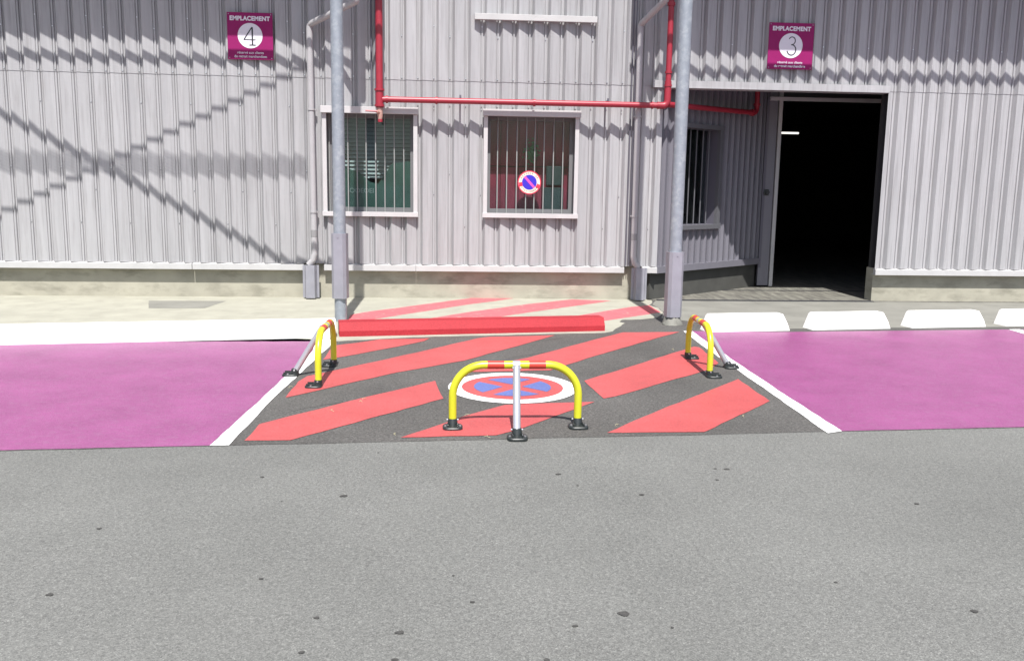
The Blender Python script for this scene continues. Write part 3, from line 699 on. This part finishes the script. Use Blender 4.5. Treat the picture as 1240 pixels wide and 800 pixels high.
dv = (e1-e0).normalized(); bm = bmesh.new(); tube(bm, [e1-dv*.13, e1-dv*.10], .05, 14); link('coupling', bm, 'fire_red', bp_, True)
bm = bmesh.new(); tube(bm, [e1+Vector((0, 0, .1)), e1+Vector((0, 0, .13))], .05, 14); link('coupling', bm, 'fire_red', bp_, True)

# ------------------------------------------------------------------ signs
def stroke(bm, pts, wd_, y0, y1, mi=0):
    """flat stroke in the XZ plane with thickness along Y"""
    pts = [Vector((p[0], 0, p[1])) for p in pts]; L_, R_ = [], []
    for i, p in enumerate(pts):
        t = (pts[min(i+1, len(pts)-1)]-pts[max(i-1, 0)]).normalized(); nrm = Vector((-t.z, 0, t.x))
        w__ = wd_[i] if isinstance(wd_, list) else wd_
        L_.append(p+nrm*w__/2); R_.append(p-nrm*w__/2)
    for i in range(len(pts)-1):
        q = [L_[i], L_[i+1], R_[i+1], R_[i]]
        a = [bm.verts.new((v.x, y0, v.z)) for v in q]; b = [bm.verts.new((v.x, y1, v.z)) for v in q]
        bm.faces.new(a); bm.faces.new(b[::-1])
        for k in range(4): j = (k+1) % 4; bm.faces.new((a[k], a[j], b[j], b[k]))
def bay_sign(px, num, label):
    ys = YW-.018
    c_ = [W(*p, ys) for p in px]; cx = sum(v.x for v in c_)/4; cz = sum(v.z for v in c_)/4
    wd_ = ((c_[1]-c_[0]).length + (c_[2]-c_[3]).length)/2; ht = ((c_[3]-c_[0]).length+(c_[2]-c_[1]).length)/2
    t = thing('bay_sign', label, 'sign', (cx, ys, cz), 0, 'magenta parking place signs')
    bm = bmesh.new(); box(bm, -wd_/2, wd_/2, -.002, .002, -ht/2, ht/2); link('panel', bm, 'sign', t)
    s = ht/.58
    bm = text_mesh('EMPLACEMENT', .073*s, None, .0006, bold=.0032, sx=.98, space=1.05)
    # slab serifs
    xform(bm, Matrix.Translation((0, -.0035, .215*s))); link('lettering', bm, 'sign_white', t)
    bm = bmesh.new(); disc(bm, 0, .005*s, -.0045, -.0028, .156*s, 48); link('white_disc', bm, 'sign_white', t)
    bm = bmesh.new(); o = .005*s
    if num == 4:
        stroke(bm, [(.028*s, -.118*s+o), (.028*s, .105*s+o)], .018*s, -.0062, -.005)
        stroke(bm, [(.024*s, .105*s+o), (-.078*s, -.048*s+o)], .013*s, -.0064, -.0052)
        stroke(bm, [(-.082*s, -.050*s+o), (.068*s, -.050*s+o)], .010*s, -.0066, -.0054)
        stroke(bm, [(-.012*s, -.115*s+o), (.068*s, -.115*s+o)], .012*s, -.0068, -.0056)
    else:
        pt = []
        for k in range(17):
            a = R(155 - k*245/16); pt.append((.012*s+.043*s*math.cos(a), .062*s+o+.048*s*math.sin(a)))
        stroke(bm, pt, .012*s, -.0062, -.005); pt = []
        for k in range(19):
            a = R(97 - k*265/18); pt.append((.010*s+.058*s*math.cos(a), -.052*s+o+.065*s*math.sin(a)))
        stroke(bm, pt, .013*s, -.0064, -.0052)
    link('numeral', bm, 'sign_black', t)
    bm = text_mesh('réservé aux clients', .044*s, None, .0006, bold=.0004, sx=1.0); xform(bm, Matrix.Translation((.0, -.0035, -.205*s)))
    b2 = text_mesh('du retrait marchandises', .044*s, None, .0006, bold=.0006 if num == 4 else .0012, sx=.98); xform(b2, Matrix.Translation((0, -.0035, -.252*s))); merge(bm, b2)
    link('lettering', bm, 'sign_white', t)
    for u in (-1, 1):
        for v in (-1, 1):
            bm = bmesh.new(); disc(bm, u*(wd_/2-.02), v*(ht/2-.02), -.005, -.002, .006, 10); link('screw', bm, 'galv', t)
        bm = bmesh.new(); box(bm, u*(wd_/2-.06)-.015, u*(wd_/2-.06)+.015, .002, .03, -ht/2+.03, ht/2-.03); link('rail', bm, 'galv', t)
bay_sign([(274.5, 14.6), (330, 16.4), (331, 73.6), (276.2, 71.3)], 4, 'square magenta EMPLACEMENT sign with a 4 in its white disc')
bay_sign([(931.5, 27.8), (985.7, 28.2), (983.6, 84.6), (929, 83.8)], 3, 'square magenta EMPLACEMENT sign with a 3 in its white disc')

c0 = W(641, 221, YW+.12)
ns = thing('no_parking_sign', 'small round red and blue no parking disc on the middle window bars', 'sign', tuple(c0))
bm = bmesh.new(); disc(bm, 0, 0, -.003, .003, .152); link('plate', bm, 'sticker_white', ns)
bm = bmesh.new(); disc(bm, 0, 0, -.0048, -.0031, .152, 48, 0, .139)
for sx_, z_, r_ in ((-1, -.025, 8), (1, -.045, 28)):
    t = bmesh.new(); box(t, -.022, .022, -.0047, -.0031, -.026, .026); xform(t, Matrix.Translation((sx_*.112, -.0005, z_)) @ Matrix.Rotation(R(r_*sx_), 4, 'Y')); merge(bm, t)
link('red_ring', bm, 'sticker_red', ns)
bm = bmesh.new(); disc(bm, 0, .002, -.0048, -.0031, .096); link('blue_disc', bm, 'sticker_blue', ns)
bm = bmesh.new(); stroke(bm, [(-.064, .076), (.066, -.066)], .030, -.0064, -.0052); link('diagonal_stripe', bm, 'sticker_pink', ns)
bm = bmesh.new()
def arc_text(s, a0, a1, top):
    for i, ch in enumerate(s):
        if ch == ' ': continue
        a = R(a0+(a1-a0)*i/(len(s)-1)); tt = text_mesh(ch, .028, None, .0004)
        rot = (math.pi/2-a) if top else (-math.pi/2-a)
        xform(tt, Matrix.Translation((.118*math.cos(a), -.0055, .118*math.sin(a))) @ Matrix.Rotation(rot, 4, 'Y')); merge(bm, tt)
arc_text('DEFENSE DE', 150, 30, True); arc_text('STATIONNER', 215, 325, False)
link('lettering', bm, 'sign_black', ns)

# ------------------------------------------------------------------ kerbs and wheel stops
def stop_bm(L, h=.165, d=.20, taper=.055, c=.06):
    """block with a vertical foot, sloped face and slanted ends; x from 0 to L, front at y = 0"""
    sec = [(0, 0), (.004, h*.40), (.050, h), (.06, h), (d-.02, h), (d, h*.9), (d, 0)]
    bm = bmesh.new()
    def ring(x, inset):
        return [bm.verts.new((x + inset*(z/h), y, z)) for y, z in sec]
    n = max(2, int(L/.4)); rings = [ring(0, taper)]
    for i in range(1, n): rings.append(ring(L*i/n, 0))
    rings.append(ring(L, -taper))
    for a, b in zip(rings, rings[1:]):
        for k in range(len(sec)): j = (k+1) % len(sec); bm.faces.new((a[k], a[j], b[j], b[k]))
    bm.faces.new(rings[0]); bm.faces.new(rings[-1])
    bmesh.ops.bevel(bm, geom=[e for e in bm.edges if e.calc_face_angle(0) > .5], offset=.008, segments=2, affect='EDGES')
    return bm
def place_stop(pa, pb, name, label, cat, mat, h, taper, group=None, d=.2):
    L = (pb-pa).length; bm = stop_bm(L, h, d, taper)
    o = link(name, bm, mat, None, False); o.location = (pa.x, pa.y, .004); o.rotation_euler = (0, 0, math.atan2(pb.y-pa.y, pb.x-pa.x))
    return tag(o, label, cat, group)
pr_ = G(407, 409.2); pl_ = G(220, 413.4); dd = (pl_-pr_).normalized()
place_stop(pr_+dd*8, pr_, 'concrete_kerb', 'long white painted kerb along the back of the left purple bay', 'kerb', 'white_kerb', .165, .0)
place_stop(G(411, 408.2), G(732.5, 401), 'painted_kerb', 'low bright red painted kerb between the two steel columns', 'kerb', 'red_kerb', .135, .0, d=.24)
va, vb = G(857, 402.7), G(956.5, 400.7); u_ = (vb-va).normalized(); gap = (G(985, 400.6)-vb).length; ln = (vb-va).length
labs = ['white painted concrete wheel stop right behind the right yellow barrier', 'white concrete wheel stop at the right edge, next beyond the one behind the barrier', 'white concrete wheel stop third from the right barrier', 'white concrete wheel stop furthest right']
for i in range(4):
    a = va + u_*(ln+gap)*i
    place_stop(a, a+u_*ln, 'wheel_stop', labs[i], 'wheel stop', 'white_kerb', .172, .065, 'white wheel stops behind the right purple bay')

# ------------------------------------------------------------------ parking barriers
TR = .0245
def foot_bm(kind):
    bm = bmesh.new(); n = 28
    # flange: rounded plate reaching out to -Y, moulded dome rising to the tube
    def outline(s, z):
        out = []
        for k in range(n):
            a = 2*math.pi*k/n; cx_, cy_ = math.cos(a), math.sin(a)
            x = .062*s*math.copysign(abs(cx_)**.5, cx_); y = (-.035 + .062*math.copysign(abs(cy_)**.6, cy_)*s)
            out.append(bm.verts.new((x, y, z)))
        return out
    r0 = outline(1, .004); r1 = outline(1.0, .014); r2 = outline(.93, .019)
    r3 = [bm.verts.new((.032*math.cos(2*math.pi*k/n), -.006+.034*math.sin(2*math.pi*k/n), .021)) for k in range(n)]
    r4 = [bm.verts.new((.030*math.cos(2*math.pi*k/n), -.002+.031*math.sin(2*math.pi*k/n), .042)) for k in range(n)]
    r5 = [bm.verts.new((.028*math.cos(2*math.pi*k/n), .000+.027*math.sin(2*math.pi*k/n), .058)) for k in range(n)]
    rs = [r0, r1, r2, r3, r4, r5]
    for a, b in zip(rs, rs[1:]):
        for k in range(n): bm.faces.new((a[k], a[(k+1) % n], b[(k+1) % n], b[k]))
    bm.faces.new(r0); bm.faces.new(r5)
    # ribs
    for sx_ in (-.03, .03): box(bm, sx_-.004, sx_+.004, -.085, -.02, .016, .034, .001)
    return bm
def barrier():
    t = thing('parking_barrier', '', 'parking barrier', (0, 0, 0), 0, 'yellow folding parking barriers')
    h, hw, r = .395, .392, .195
    bm = bmesh.new(); tube(bm, rounded([(-hw, 0, .04), (-hw, 0, h), (hw, 0, h), (hw, 0, .04)], r, 16), TR, 22); a = link('arch', bm, 'yellow', t, True)
    for x in (-.127, .131):
        bm = bmesh.new(); tube(bm, [(x-.052, 0, h), (x+.052, 0, h)], TR+.0009, 22); link('red_band', bm, 'band_red', a, True)
    bm = bmesh.new(); tube(bm, [(-.012, -.236, .045), (0, -.028, h-.012)], TR-.001, 20); lg = link('support_leg', bm, 'grey_tube', t, True)
    bm = bmesh.new(); tube(bm, [(-.022, 0, h), (.022, 0, h)], TR+.003, 20); box(bm, -.020, .020, -.045, -.015, h-.03, h+.008, .004)
    for sx_ in (-1, 1): tube(bm, [(sx_*.019, -.036, h-.012), (sx_*.027, -.036, h-.012)], .007, 8)
    link('hinge', bm, 'grey_tube', lg, True)
    for x, y in ((-hw, 0), (hw, 0), (-.012, -.243)):
        bm = foot_bm(0); xform(bm, Matrix.Translation((x, y, 0))); f = link('foot', bm, 'rubber', t, True)
        for sx_ in (-.045, .045):
            bm = bmesh.new(); tube(bm, [(x+sx_, y-.05, .018), (x+sx_, y-.05, .026)], .007, 8); link('bolt', bm, 'steel', f, True)
        for sx_ in (-1, 1):
            bm = bmesh.new(); tube(bm, [(x+sx_*.026, y-.002, .050), (x+sx_*.037, y-.002, .050)], .006, 8); link('bolt', bm, 'steel', f, True)
    return t
def dup(root):
    r = root.copy(); COL.objects.link(r)
    for ch in root.children:
        c = ch.copy(); COL.objects.link(c); c.parent = r
        for g2 in ch.children:
            d = g2.copy(); COL.objects.link(d); d.parent = c
    return r
bar0 = barrier()
def put(o, pa, pb, label):
    m_ = (pa+pb)/2; o.location = (m_.x, m_.y, 0); o.rotation_euler = (0, 0, math.atan2(pb.y-pa.y, pb.x-pa.x)); o['label'] = label
b2_, b3_ = dup(bar0), dup(bar0)
put(bar0, G(549.5, 517), G(697.5, 516), 'yellow parking barrier facing the camera in front of the painted roundel')
put(b2_, G(404, 443.5), G(386, 468.5), 'yellow parking barrier seen side on beside the left white line')
put(b3_, G(858.5, 456.5), G(833, 434.5), 'yellow parking barrier seen side on beside the right white line')
